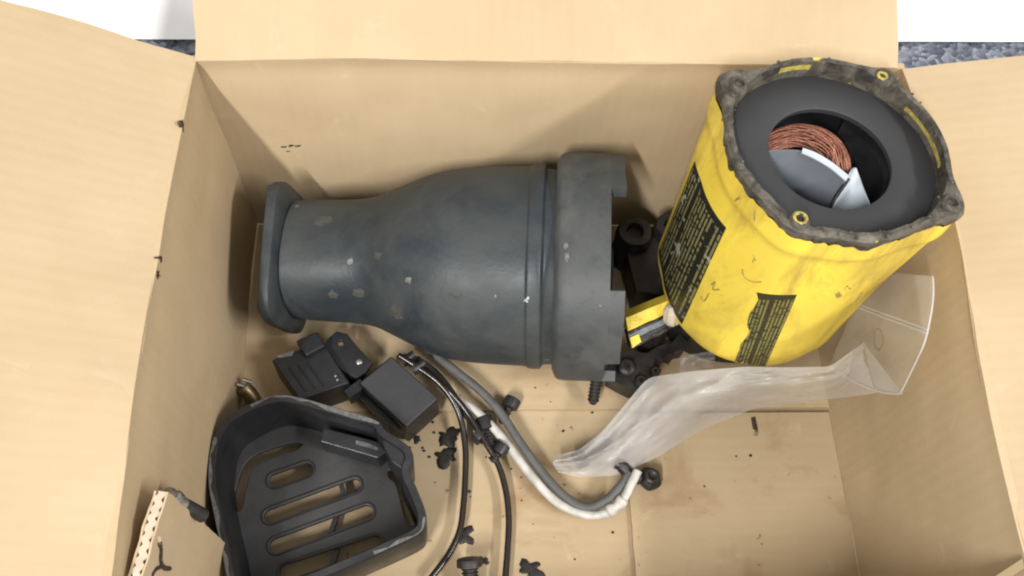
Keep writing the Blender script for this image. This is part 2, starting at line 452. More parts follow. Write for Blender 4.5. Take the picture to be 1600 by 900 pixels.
# ------------------------------------------------------------------ upright corrugated piece at the lower left
PA, PB = Vector((.0070, -.2385, 0)), Vector((.0010, -.2780, 0))
ZT, TT = .167, .0066
pdir = (PB - PA).normalized(); pn = Vector((-pdir.y, pdir.x, 0)); pn = pn if pn.x > 0 else -pn
def scrapfn(off):
    def f(u, v):
        p = PA + (PB - PA) * u; z = .002 + (ZT - .002) * v
        if v == 1: z += .0012 * nz((u * 6, off * 900, 0), 1, 3)
        p = Vector((p.x, p.y, z)) + pn * (off + .0006 * nz((u * 3, v * 5, 0), 1, 2))
        if u == 0: p = p - pdir * (.0006 * nz((0, v * 20, off * 500), 1, 6))
        return p, pn
    return f
ts = thing('cardboard_scrap', 'upright cut piece of cardboard with pale corrugated edge, standing inside the left wall', 'cardboard piece', (.006, -.258, .0))
obj('inner_liner', slab(scrapfn(TT), 14, 30, .0009), M['card1'], ts, 40)
obj('outer_liner', slab(scrapfn(.0010), 14, 30, .0009), M['card1'], ts, 40)
def flute(u, v):
    p, n = scrapfn(TT / 2)(u * .99 + .003, v * .998); p = p + n * (.0019 + (.0008 + .0005 * nz((u * 7, 0, 0), 1, 3)) * math.sin(u * 2 * PI * 8.5 + 1.5 * nz((u * 5, 0, 0), 1, 8))); return p, n
obj('flute', slab(flute, 160, 3, .0040), M['flute'], ts, 40)
def lift(px, py):
    d = ray(px, py); p0 = PA + pn * (TT + .0002); return CAM + d * ((p0 - CAM).dot(pn) / d.dot(pn))
stn = [[lift(248, 846), lift(251, 858), lift(250, 872), lift(252, 884)], [lift(252, 884), lift(243, 890), lift(237, 899)], [lift(252, 884), lift(259, 888), lift(265, 889)]]
for P in stn: obj('tear', tube(P, .0011, 8, 6, .5), M['tear'], ts)
obj('torn_fibre', tube([lift(247, 838), lift(249, 848)], .0010, 8, 4, .4), M['flute'], ts)

# ------------------------------------------------------------------ black tapered gearbox housing, lying on its side
hA = Vector((.0205, -.0555, .0495)); hB = Vector((.2530, -.0735, .0690))
ha = (hB - hA).normalized(); hu = Vector((0, 0, 1)); hu = (hu - ha * hu.dot(ha)).normalized(); hv = ha.cross(hu)   # hv points to -y or +y
HL = (hB - hA).length
def hring(s, r, n=2.0, rot=0.0, N=72, wob=0.0, off=0.0):
    out = []; c = hA + ha * s
    for i in range(N):
        t = 2 * PI * i / N; ct, st_ = math.cos(t - rot), math.sin(t - rot)
        q = r / ((abs(ct) ** n + abs(st_) ** n) ** (1 / n))
        p = hu * (q * math.cos(t)) + hv * (q * math.sin(t))
        q2 = 1 + wob * noise.noise(Vector((math.cos(t) * 1.6, math.sin(t) * 1.6, s * 40)))
        out.append(c + p * q2 + hu * off)
    return out
def hsec(px):        # distance along the axis for a picture column near the axis
    return HL * (px - 415) / (976 - 415)
hs = thing('gearbox_housing', 'big dusty blue-black bell-shaped housing lying on its side along the back wall', 'machine housing', (.13, -.065, 0))
prof = [(462, .0372, 2.4), (468, .0374, 2.4), (500, .0378, 2.4), (560, .0388, 2.4), (590, .0412, 2.3), (615, .0455, 2.3), (645, .0515, 2.2), (675, .0563, 2.2), (705, .0600, 2.15), (745, .0622, 2.15), (790, .0632, 2.15), (822, .0638, 2.15),
        (829, .0641, 2.15), (833, .0652, 2.15), (848, .0652, 2.15), (852, .0636, 2.15), (857, .0620, 2.15), (885, .0615, 2.15)]
# resample for a smooth skin
pr = catmull([Vector((hsec(a), r, n)) for a, r, n in prof], 4)
body_vf = loft([hring(p[0], p[1], p[2], 0, 72, .012) for p in pr])
body = obj('body', body_vf, M['housing'], hs, 50)
# end flange at the narrow end: rounded square plate with a lip
fl = [(.0098, .0420), (.0100, .0446), (.0108, .0458), (.0140, .0462), (.0164, .0460), (.0172, .0448), (.0190, .0375)]
obj('end_flange', loft([hring(s_, r, 5.0, .30, 72, .02) for s_, r in fl]), M['housing'], hs, 45)
# bolts holes / bosses on that flange
for k in range(4):
    t = .30 + PI / 4 + k * PI / 2
    c = hA + ha * .0185 + hu * (.050 * math.cos(t)) + hv * (.050 * math.sin(t))
    obj('flange_boss', lathe([(.0040, 0), (.0056, .001), (.0058, .0075), (.005, .0085)], c - ha * .0100, ha, 16, .1), M['housing'], hs, 40)
# wide collar: shell with castellated free end
NC = 96; s0, s1, s2 = hsec(873), hsec(946), hsec(967)
def cring(s, r, n=2.8): return hring(s, r, n, 0.0, NC, .022)
outer = [cring(s0 - .0020, .0612), cring(s0, .0658), cring(s0 + .002, .0672), cring(s0 + .006, .0676)] + [cring(s0 + .006 + (s1 - s0 - .006) * k / 5, .0676) for k in range(1, 6)]
inner = [cring(s1 - (s1 - s0) * k / 4, .0610) for k in range(5)]
V, F = loft(outer + inner, False, True)
# tabs
def tab(ta, tb):
    i0, i1 = int(NC * ta), int(NC * tb); rings = []
    so = cring(s1 - .0002, .0676); si = cring(s1 - .0002, .0612); eo = cring(s2, .0675); ei = cring(s2, .0614)
    for i in range(i0, i1 + 1):
        k = i % NC; j = .0012 * nz((i * .3, 0, 0), 1, 3)
        rings.append([so[k], eo[k] + ha * j, ei[k] + ha * j, si[k]])
    return loft(rings)
# ring index 0 is up (+hu); +hv side
sgn = 1 if hv.y < 0 else -1        # which way round faces the viewer
def fr_(a): return a if sgn > 0 else -a
tabs = []
for a, b in ((-.17, -.040), (.105, .245), (.33, .62)):
    a, b = (a, b) if sgn > 0 else (-b, -a)
    tabs.append(tab(a + 1, b + 1))
obj('collar', (V, F), M['collar'], hs, 40)
for tb in tabs: obj('collar_tab', tb, M['collar'], hs, 40)
# pale paint chips and dried dust spots on the skin
skin = BVHTree.FromPolygons([tuple(v) for v in body_vf[0] + V], [tuple(f) for f in body_vf[1]] + [tuple(i + len(body_vf[0]) for i in f) for f in F])
M['chip'] = plain('pale_bare_metal', (.20, .20, .19), .5, .2, .6, 300)
M['dust'] = plain('dried_tan_dust', (.060, .060, .054), .85, 0, .4, 200)
def skin_patch(name, px, py, r, sd, mat, el=1.0):
    loc, n, _, _ = skin.ray_cast(CAM, ray(px, py).normalized())
    if loc is None: return
    rnd = random.Random(sd); u = (ha - n * ha.dot(n)).normalized(); v = n.cross(u); k = 12; lo, hi = [], []
    rs = [.55 + .55 * rnd.random() for _ in range(k)]
    for i in range(k):
        t = 2 * PI * i / k; q = loc + u * (r * rs[i] * math.cos(t)) + v * (r * el * rs[i] * math.sin(t))
        l2, n2, _, _ = skin.ray_cast(q + n * .01, -n)
        if l2 is None: l2, n2 = q, n
        lo.append(l2 - n * .0006); hi.append(l2 + n * .00012)
    mid = loc + n * .00022; VV = lo + hi + [mid]; FF = [(i, (i + 1) % k, k + (i + 1) % k, k + i) for i in range(k)] + [(k + i, k + (i + 1) % k, 2 * k) for i in range(k)]
    obj(name, (VV, FF), mat, hs)
for (px, py, r, sd, el) in ((638, 438, .0026, 1, 1), (774, 463, .0008, 3, 1.4), (548, 408, .0022, 4, 1.3), (884, 384, .0014, 6, 2.0), (886, 402, .0018, 7, 2.2), (464, 322, .0016, 8, 1), (855, 562, .0022, 9, .6), (938, 478, .0007, 10, 1)):
    skin_patch('paint_chip', px, py, r, sd, M['chip'], el)
for (px, py, r, sd, el) in ((505, 345, .0075, 11, .6), (560, 457, .0050, 12, .8), (618, 488, .0060, 14, 1.1), (712, 462, .0045, 17, .5), (590, 400, .0035, 18, 1), (520, 460, .0040, 22, .9)):
    skin_patch('dust_spot', px, py, r, sd, M['dust'], el)

# ------------------------------------------------------------------ yellow motor field case
ZR, ZB = .210, .050
ct = at(1312, 222, ZR); ax = Vector((.05, .06, 1)).normalized()
cb = ct - ax * (ZR - ZB)
_, cu0, cv0 = frame(ax)
cu0 = (Vector((1, 0, 0)) - ax * ax.x).normalized(); cv0 = ax.cross(cu0)
BOSS = [(math.radians(143), .0125), (math.radians(-122), .0040), (math.radians(-36), .0105), (math.radians(53), .0040)]
RC = .0586
def can_r(t, h):
    """outline radius at angle t; h is distance below the rim"""
    r = RC
    for a, amp in BOSS:
        d = (t - a + PI) % (2 * PI) - PI
        wdt = .20 + (.22 if amp > .012 else .10) * ssmooth(0, .05, h)
        keep = .15 if amp > .012 else (.45 if amp > .01 else .8)
        k = math.exp(-(d / wdt) ** 2) * (1 - keep * ssmooth(.012, .080, h))
        r += amp * k
    for a in (math.radians(-165), math.radians(-75), math.radians(10)):      # flat label pads
        d = (t - a + PI) % (2 * PI) - PI
        r += .0008 * math.exp(-(d / .34) ** 6) * ssmooth(.015, .035, h)
    r -= .0020 * ssmooth(.02, .028, h) - .0 
    r -= .0022 * ssmooth(.05, .16, h)
    if h > .152: r -= .005 * ((h - .152) / .008) ** 2
    return r
def can_p(t, h, dr=0.0, r=None):
    rr = (can_r(t, h) if r is None else r) + dr
    return ct - ax * h + cu0 * (rr * math.cos(t)) + cv0 * (rr * math.sin(t))
NT_ = 160
TS = [2 * PI * i / NT_ for i in range(NT_)]
mc = thing('motor_field_case', 'worn yellow motor case with chipped grey rim standing in the back right corner', 'motor case', cb)
hh = [.006, .010, .014, .018, .020, .022, .024, .026, .030, .04, .05, .06, .08, .10, .12, .14, .150, .154, .157, .160]
def edge_h(t): return .004 + .006 * max(0, nz((math.cos(t) * 3, math.sin(t) * 3, 0), 2.2, 3)) + .003 * nz((math.cos(t), math.sin(t), 0), 14, 1)
rings = [[can_p(t, max(h, 0) + (edge_h(t) if k == 0 else 0)) for t in TS] for k, h in enumerate([.004] + hh[2:])]
obj('case', loft(rings, False, True), M['yellow'], mc, 50)
# chipped grey rim: outside skin, top, inner wall
def jag(t, a, s): return .55 * a * nz((math.cos(t) * s, math.sin(t) * s, .3), 4, 2) + a * .6 * nz((math.cos(t) * s, math.sin(t) * s, .9), 13, 7)
ri = []
ri.append([can_p(t, edge_h(t) + .0035 + jag(t, .003, 1), -.0008) for t in TS])
ri.append([can_p(t, edge_h(t) + .0025 + jag(t, .003, 1), .0007) for t in TS])
ri.append([can_p(t, .002 + jag(t, .0008, 1), .0012 + jag(t, .0010, 1)) for t in TS])
ri.append([can_p(t, -.0004 + jag(t, .0012, 2), -.0004 + jag(t, .0012, 2)) for t in TS])
ri.append([can_p(t, 0.000 + jag(t, .0014, 3), -.0030 + jag(t, .0010, 2)) for t in TS])
def inner_r(t): return .0572 + jag(t, .0007, 2)
ri.append([can_p(t, .0012 + jag(t, .0010, 3), 0, inner_r(t)) for t in TS])
ri.append([can_p(t, .004, 0, inner_r(t) - .0004) for t in TS])
ri.append([can_p(t, .014, 0, .0566) for t in TS])
ri.append([can_p(t, .060, 0, .0540) for t in TS])
obj('rim', loft(ri, False, False), M['rim'], mc, 28)
# dark ring plate
HR = .0130
def flatring(h, r0, r1, N=96, dz=.003):
    a = [[can_p(2 * PI * i / N, h, 0, r1) for i in range(N)], [can_p(2 * PI * i / N, h - .0006, 0, r1 - .0008) for i in range(N)], [can_p(2 * PI * i / N, h - .0007, 0, r0 + .0010) for i in range(N)],
         [can_p(2 * PI * i / N, h, 0, r0) for i in range(N)], [can_p(2 * PI * i / N, h + dz, 0, r0 + .0002) for i in range(N)], [can_p(2 * PI * i / N, h + dz, 0, r1) for i in range(N)]]
    return loft(a + [a[0]], False, False)
obj('ring_plate', flatring(HR, .0332, .0568), M['ring'], mc, 40)
# lamination stack and bore below the ring
def bore(h0, h1, r0, r1, N=72):
    a = [[can_p(2 * PI * i / N, h, 0, r) for i in range(N)] for h, r in ((h0, r1), (h0, r0), (h1, r0), (h1, r1))]
    return loft(a + [a[0]], False, False)
obj('lamination_stack', bore(.034, .120, .0415, .0535), M['void'], mc, 40)
obj('bore_floor', lathe([(.0535, 0), (.0535, .004)], ct - ax * .128, ax, 48), M['void'], mc, 40)
# copper winding: strands bundled in an arc under the ring
def pc(px, py, h):     # picture point on a plane h below the rim
    d = ray(px, py); p0 = ct - ax * h; return CAM + d * ((p0 - CAM).dot(ax) / d.dot(ax))
cen = [pc(1180, 232, .020), pc(1206, 218, .016), pc(1240, 207, .0145), pc(1275, 210, .016), pc(1303, 228, .019), pc(1314, 258, .024), pc(1312, 290, .034), pc(1306, 320, .05)]
cen = catmull(cen, 6); strands = []
rnd = random.Random(3)
for k in range(110):
    a0 = 2 * PI * rnd.random(); rr = .0062 * math.sqrt(rnd.random()); P = []
    for i, p in enumerate(cen):
        t = (cen[min(i + 1, len(cen) - 1)] - cen[max(0, i - 1)]).normalized(); u = (ax - t * ax.dot(t)).normalized(); v = t.cross(u)
        a = a0 + i * .05 + .22 * math.sin(i * .3 + k); q = rr * (.8 + .5 * math.sin(PI * i / len(cen)))
        P.append(p + u * (q * .75 * math.cos(a)) + v * (q * math.sin(a)) - ax * .004)
    strands.append(tube(P, .00048, 5, 0))
wd = obj('copper_winding', join(*strands), M['copper'], mc, True)
# grey insulating sheet curving round the bore, pale paper wedge
def sheet(pts_top, pts_bot, name, mat, th=.0008):
    a = catmull(pts_top, 6); b = catmull(pts_bot, 6); n = len(a) - 1
    def f(u, v):
        i = round(u * n); p = a[i] * (1 - v) + b[i] * v
        i2 = min(i + 1, n); i1 = max(i - 1, 0); nn = (a[i2] - a[i1]).cross(b[i] - a[i]).normalized(); return p, nn
    return obj(name, slab(f, n, 5, th), mat, mc, 60)
sheet([pc(1180, 238, .018), pc(1215, 234, .018), pc(1255, 236, .0175), pc(1290, 254, .018), pc(1322, 278, .018)],
      [pc(1170, 290, .050), pc(1195, 300, .052), pc(1225, 320, .055), pc(1255, 340, .055), pc(1285, 352, .052)], 'insulation_sheet', M['insul'])
sheet([pc(1254, 232, .0168), pc(1275, 240, .0165), pc(1300, 255, .0162), pc(1326, 276, .0165)],
      [pc(1252, 240, .0172), pc(1272, 249, .0170), pc(1297, 264, .0168), pc(1321, 284, .0170)], 'insulation_edge', M['insulwhite'])
sheet([pc(1321, 280, .0175), pc(1336, 262, .024), pc(1352, 300, .026), pc(1362, 325, .027)],
      [pc(1285, 350, .040), pc(1310, 352, .041), pc(1335, 352, .042), pc(1372, 350, .042)], 'insulation_paper', M['insulwhite'])
obj('insulation_seam', tube([pc(1326, 279, .0170), pc(1304, 312, .028), pc(1284, 350, .039)], .0010, 8, 6), M['void'], mc, True)
obj('pole_shoe', loft([[can_p(math.radians(a), .022, 0, .0415) for a in range(-35, 62, 6)] + [can_p(math.radians(a), .022, 0, .033) for a in range(61, -36, -6)],
                       [can_p(math.radians(a), .080, 0, .0415) for a in range(-35, 62, 6)] + [can_p(math.radians(a), .080, 0, .033) for a in range(61, -36, -6)]]), M['grille'], mc, 40)
# screw bosses on the rim with yellow paint rings
for (a, amp), rr in zip(BOSS, (.0600, .0585, .0625, .0590)):
    c = can_p(a, .0030, 0, rr)
    obj('screw_boss', lathe([(.0052, 0), (.0052, .0034), (.0044, .0046), (.0028, .0046), (.0026, .0020), (.0002, .0018)], c, ax, 20, .12), M['rim'], mc, 40)
c = can_p(BOSS[1][0], -.0004, 0, .0580)
def hoop(c, r, w, n=22):
    k = [(w * math.cos(2 * PI * j / 8), .7 * w * math.sin(2 * PI * j / 8)) for j in range(8)]
    V = []; F = []
    for i in range(n):
        t = 2 * PI * i / n; d = cu0 * math.cos(t) + cv0 * math.sin(t); q = 1 + .22 * nz(d, 3, 4)
        V += [c + d * (r + a * q) + ax * (b * q + .0006) for a, b in k]
    for i in range(n):
        for j in range(8): F.append((i * 8 + j, i * 8 + (j + 1) % 8, ((i + 1) % n) * 8 + (j + 1) % 8, ((i + 1) % n) * 8 + j))
    return V, F
M['oldyellow'] = plain('dulled_yellow_paint', (.50, .40, .09), .6, 0, .6, 300)
obj('paint_ring', hoop(c, .0032, .0011), M['oldyellow'], mc, True)
c = can_p(BOSS[3][0] + .02, -.0006, 0, .0572)
obj('paint_ring', hoop(c, .0024, .0009), M['oldyellow'], mc, True)
# yellow paint left inside the rim
def inband(t0, t1, h0, h1, n=14):
    def f(u, v):
        t = t0 + (t1 - t0) * u; return can_p(t, h0 + (h1 - h0) * v + .0006 * nz((u * 9, v, 0), 1, 2), 0, .0560), -(cu0 * math.cos(t) + cv0 * math.sin(t))
    return slab(f, n, 2, .0004)
obj('paint_patch', inband(math.radians(93), math.radians(112), .0035, .0068), M['oldyellow'], mc)
obj('paint_patch', inband(math.radians(-8), math.radians(34), .0060, .0082), M['oldyellow'], mc)
# loose grit lodged on the rim
gr = []
for k in range(60):
    t = rnd.uniform(0, 2 * PI); c = can_p(t, rnd.uniform(-.001, .002), 0, rnd.uniform(.0550, .0600)); r = rnd.uniform(.0004, .0011)
    gr.append(lathe([(r * .5, -r * .7), (r, 0), (r * .6, r * .7)], c, Vector((rnd.random(), rnd.random(), 1)), 6, .5))
g_ = obj('rim_grit', join(*gr), M['rim'], mc); g_['kind'] = 'stuff'
# labels following the case
def can_hit(px, py):
    d = ray(px, py).normalized(); t = .3
    for k in range(1200):
        p = CAM + d * t; h = (ct - p).dot(ax); q = p - ct + ax * h; th_ = math.atan2(q.dot(cv0), q.dot(cu0))
        if 0 < h < .165 and q.length < can_r(th_, h): return th_, h
        t += .0003
    return th_, h
def can_label(name, quad, mat, nu=24, nv=18, torn=0.0, dr=.00035):
    q = [can_hit(*c) for c in quad]; base = q[0][0]
    q = [((a - base + PI) % (2 * PI) - PI + base, h) for a, h in q]     # TL TR BR BL
    V = []; UV = []; F = []
    for side in (0, 1):
        for i in range(nu + 1):
            for j in range(nv + 1):
                u, v = i / nu, j / nv
                if torn: u2 = torn * max(0, nz((0, v * 7, 0), 1, 3) + .35 * nz((0, v * 30, 0), 1, 4) + .15); u = u2 + u * (1 - u2)
                t = (q[0][0] * (1 - u) + q[1][0] * u) * (1 - v) + (q[3][0] * (1 - u) + q[2][0] * u) * v
                h = (q[0][1] * (1 - u) + q[1][1] * u) * (1 - v) + (q[3][1] * (1 - u) + q[2][1] * u) * v
                V.append(can_p(t, h, dr if side == 0 else -.0006)); UV.append((v, u))
    m = (nu + 1) * (nv + 1); ix = lambda i, j: i * (nv + 1) + j
    for i in range(nu):
        for j in range(nv):
            F.append((ix(i, j), ix(i + 1, j), ix(i + 1, j + 1), ix(i, j + 1)))
    for i in range(nu):
        for j in (0, nv): F.append((ix(i, j), ix(i + 1, j), m + ix(i + 1, j), m + ix(i, j)))
    for j in range(nv):
        for i in (0, nu): F.append((ix(i, j), ix(i, j + 1), m + ix(i, j + 1), m + ix(i, j)))
    return obj(name, (V, F), mat, mc, 40, UV)
l1 = can_label('warning_label', ((1086, 252), (1135, 356), (1066, 506), (1030, 392)), M['biglabel']); l1['label'] = 'black label with rows of worn fine print'
l2 = can_label('warning_label', ((1182, 456), (1245, 460), (1196, 570), (1130, 570)), M['smalllabel'], torn=.22); l2['label'] = 'small olive label with torn edge and fine print'
# hand marks on the paint
def mark(pts, r):
    P = []
    for a in pts:
        t, h = can_hit(*a); P.append(can_p(t, h, .0000))
    return tube(P, r, 6, 6, .5)
if 'pencil' not in M: M['pencil'] = plain('dark_rubbed_mark', (.36, .26, .05), .7)
for mk in (mark([(1095, 463), (1101, 470), (1108, 458)], .0005), mark([(1112, 445), (1118, 440), (1114, 452), (1124, 452)], .0005), mark([(1160, 420), (1163, 432), (1176, 440), (1190, 440)], .0004)): obj('scuff_mark', mk, M['pencil'], mc)
open_end = None

# ------------------------------------------------------------------ greasy iron carrier under the motor case
def blob(cx, cy, r, n=20, lump=.06, seed=1, ex=1.0):
    return [(cx + r * ex * (1 + lump * noise.noise(Vector((math.cos(2 * PI * i / n) * 2, math.sin(2 * PI * i / n) * 2, seed)))) * math.cos(2 * PI * i / n),
             cy + r * (1 + lump * noise.noise(Vector((math.cos(2 * PI * i / n) * 2, math.sin(2 * PI * i / n) * 2, seed + 5)))) * math.sin(2 * PI * i / n)) for i in range(n)]
gc = thing('bearing_carrier', 'greasy black two-lobed iron carrier underneath the yellow motor case', 'machine part', (.325, -.065, .0005))
obj('base', prism(blob(.330, -.067, .044, 40, .05, 2), .0008, .0497), M['grime'], gc, 40)
for k, (cx, cy, r) in enumerate(((.2690, -.028, .0125), (.2955, -.0235, .0120))):
    o = obj('lobe', lathe([(r, .0008), (r * 1.03, .004), (r * 1.03, .036), (r * .92, .040), (r * .5, .0405), (r * .45, .034), (.0003, .034)], (cx, cy, 0), (0, 0, 1), 28, .05), M['grime'], gc, 40)
obj('web', prism([(.263, -.035), (.275, -.02), (.300, -.018), (.312, -.04), (.300, -.075), (.268, -.070)], .0008, .030), M['grime'], gc)
# yellow shard with label on its side
sh = thing('yellow_shard', 'broken yellow plastic strip with dark label wedged beside the motor case', 'plastic shard', at(1020, 520, .03))
a, b, c, d = at(978, 497, .055), at(1048, 468, .060), at(1064, 506, .048), at(986, 546, .040)
def quadslab(a, b, c, d, th, bumpy=.0008, seed=2):
    n = (b - a).cross(d - a).normalized(); n = n if n.z > 0 else -n
    return slab(lambda u, v: ((a * (1 - u) + b * u) * (1 - v) + (d * (1 - u) + c * u) * v + n * bumpy * nz((u * 6, v * 6, 0), 1, seed), n), 14, 10, th)
e, f = a * .58 + d * .42, b * .58 + c * .42
obj('strip', quadslab(a, b, f, e, .012), M['yellow'], sh)
e2, f2 = a * .50 + d * .50, b * .50 + c * .50
obj('label_face', quadslab(e - Vector((0, .0003, .0015)), f - Vector((0, .0003, .0015)), c, d, .009), M['grime'], sh)
obj('foil', quadslab(e * .8 + d * .2, f * .75 + c * .25, f * .45 + c * .55, e * .45 + d * .55, .0008), M['insul'], sh)
obj('paint_corner', quadslab(at(984, 528, .0465), at(998, 522, .048), at(1002, 534, .0465), at(988, 544, .043), .001), M['yellow'], sh)
obj('foot', prism(blob(at(1020, 520, .02).x, at(1020, 520, .02).y, .009, 14), .0005, .040), M['grime'], sh)
nb = obj('plastic_nub', lathe([(.0003, 0), (.0045, .0008), (.0058, .004), (.0056, .010), (.003, .014), (.0003, .0145)], at(1050, 505, .052), Vector((-.1, .35, .6)), 18, .15), M['nub'])
tag(nb, 'ivory rounded plastic nub beside the black label of the motor case', 'plastic nub')
# toothed black bracket in front of the carrier
br = thing('toothed_bracket', 'black broken bracket with ragged teeth below the yellow shard', 'bracket', at(1010, 570, 0))
pl = [at(x, y, .022) for x, y in ((955, 552), (985, 548), (1010, 552), (1030, 540), (1050, 536), (1062, 520), (1075, 535), (1070, 545), (1056, 548), (1052, 556), (1042, 552), (1036, 562), (1024, 560), (1020, 572), (1034, 578), (1028, 588), (1012, 590), (1004, 604), (988, 610), (968, 600), (950, 590))]
obj('plate', prism([(p.x, p.y) for p in pl], .006, .022), M['grime'], br)
for x, y, r in ((978, 575, .0060), (1000, 598, .0045), (1022, 583, .0035)):
    p = at(x, y, .022); obj('stud', lathe([(r, 0), (r, .004), (r * .7, .0055), (r * .35, .0055), (r * .3, .003)], (p.x, p.y, .0215), (0, 0, 1), 14, .1), M['grime'], br, 40)
for x, y in ((965, 590), (1045, 548)):
    p = at(x, y, .01); obj('leg', prism(blob(p.x, p.y, .005, 10), .0004, .0065), M['grime'], br)
# hanging bolt with coarse thread at the corner of the housing
def screw(name, head, tip, rs, rh, hh_, mat, label, cat, group=None, pitch=.0022, socket=True):
    head = Vector(head); tip = Vector(tip); a = (tip - head).normalized(); L = (tip - head).length
    t = thing(name, label, cat, (head + tip) / 2 - Vector((0, 0, rs)), group)
    pf = [(rh * .55, .0012)] if socket else [(.0004, 0)]
    pf += [(rh * .6, 0), (rh * .95, .0003), (rh, .001), (rh, hh_), (rh * .8, hh_ + .0004), (rs * .9, hh_ + .0005)]
    obj('head', lathe(pf, head, a, 18, .06), mat, t, 40)
    pf = [(rs * .8, hh_)]; x = hh_ + .0006
    while x < L - pitch:
        pf += [(rs * .82, x), (rs * 1.05, x + pitch * .35), (rs * 1.05, x + pitch * .55), (rs * .82, x + pitch * .9)]; x += pitch
    pf += [(rs * .6, L - .0006), (rs * .3, L)]
    obj('shaft', lathe(pf, head, a, 16, .05), mat, t, 30)
    return t
screw('threaded_bolt', at(936, 560, .030), at(926, 632, .008), .0037, .0068, .007, M['oxide'], 'dark coarse-threaded bolt sticking out below the collar of the housing', 'bolt', pitch=.0026)
G1 = 'loose dark screws on the box floor'
screw('loose_screw', at(803, 622, .006), at(782, 662, .004), .0030, .0056, .007, M['oxide'], 'dark socket screw to the right of the grey cable, just below the housing', 'screw', G1)
screw('loose_screw', at(755, 652, .006), at(772, 708, .005), .0034, .0058, .009, M['oxide'], 'dark screw lying between the black wires and the white cable', 'screw', G1)
screw('loose_screw', at(742, 676, .006), at(764, 690, .006), .0040, .0060, .006, M['grime'], 'short black screw between the two thin black wires', 'screw', G1)
screw('loose_screw', at(788, 693, .008), at(768, 722, .005), .0034, .0055, .007, M['grime'], 'black screw lying left of the white cable, lowest of its heap', 'screw', G1)
screw('loose_screw', at(733, 872, .014), at(737, 930, .006), .0050, .0078, .005, M['oxide'], 'dark screw with flared head at the bottom edge between the wires', 'screw', G1, socket=False)
# black rubber knob by the end of the white cable
kb = thing('rubber_stopper', 'black domed rubber stopper beside the taped end of the white cable', 'stopper', at(1012, 748, 0))
p = at(1012, 752, .0005)
obj('dome', lathe([(.0060, 0), (.0072, .002), (.0074, .005), (.0060, .0075), (.0056, .0078), (.0050, .0105), (.0030, .0112), (.0026, .0095), (.0004, .0094)], p, (.15, .1, 1), 22, .22), M['grime'], kb, True)
obj('stem', tube([at(1000, 748, .008), at(985, 742, .010), at(972, 728, .012), at(962, 722, .013)], .0042, 10, 5, .1), M['grime'], kb, True)

# ------------------------------------------------------------------ slotted end cover, open side up
ZG = .052
rim_px = [(352, 652), (390, 630), (432, 616), (470, 620), (530, 637), (588, 655), (603, 672), (622, 684), (640, 698), (646, 716), (640, 736), (650, 760), (664, 795), (666, 818), (655, 836), (610, 858), (560, 880), (500, 905), (440, 925), (392, 935), (358, 915), (345, 860), (332, 800), (324, 750), (328, 700), (338, 670)]
rimw = [at(x, y, ZG) for x, y in rim_px]
cg = sum(rimw, Vector((0, 0, 0))) / len(rimw)
rimw = catmull([p for p in rimw] + [rimw[0]], 4)[:-1]
def scaled(k, z, dz=0): 
    return [Vector((cg.x + (p.x - cg.x) * k, cg.y + (p.y - cg.y) * k, z)) for p in rimw]
def inset(dist, z):
    out = []; n = len(rimw)
    for i, p in enumerate(rimw):
        t = rimw[(i + 1) % n] - rimw[i - 1]; nn = Vector((-t.y, t.x, 0)).normalized()
        if nn.dot(cg - p) < 0: nn = -nn
        q = p + nn * dist; out.append(Vector((q.x, q.y, z)))
    return out
ec = thing('slotted_end_cover', 'black plastic slotted end cover lying open side up in the lower left corner', 'end cover', (cg.x, cg.y, 0))
wallr = [inset(.0030, .0010), inset(.0012, .003), inset(.0006, .02), inset(0, ZG - .002), inset(.0006, ZG), inset(.0046, ZG), inset(.0054, ZG - .0015), inset(.0060, .016), inset(.0075, .010)]
wallr = [[Vector((p.x, p.y, p.z + (.0008 * nz(p, 90, 3) if k in (4, 5) else 0))) for p in r] for k, r in enumerate(wallr)]
obj('side_wall', loft(wallr, False, False), M['grille'], ec, 45)
PZ = .0115
def g2(x, y):
    p = at(x, y, PZ); return (p.x, p.y)
def grow(a, b, half):
    return stadium(at(*a, PZ), at(*b, PZ), half)
holes = [grow((430, 750), (478, 733), .0048), grow((423, 806), (553, 758), .0048), grow((432, 852), (572, 800), .0050), grow((448, 893), (585, 848), .0050)]
# long bent slot at the left and bent slot at the right
def bent(P, half):
    S = catmull([Vector((*g2(*p), 0)) for p in P], 5); L_, R_ = [], []
    for i, p in enumerate(S):
        t = (S[min(i + 1, len(S) - 1)] - S[max(i - 1, 0)]).normalized(); n = Vector((-t.y, t.x, 0))
        w_ = half * math.sqrt(max(.05, 1 - (2 * i / (len(S) - 1) - 1) ** 8)); L_.append((p + n * w_)[:2]); R_.append((p - n * w_)[:2])
    return L_ + R_[::-1]
holes += [bent([(372, 800), (376, 765), (392, 725), (430, 706), (474, 694)], .0036), bent([(606, 735), (625, 752), (636, 790), (644, 822)], .0038)]
outl = [(p.x, p.y) for p in inset(.0052, 0)]
pla = obj('slotted_plate', holed(outl, holes, PZ - .0045, PZ, .0005), M['plate'], ec)
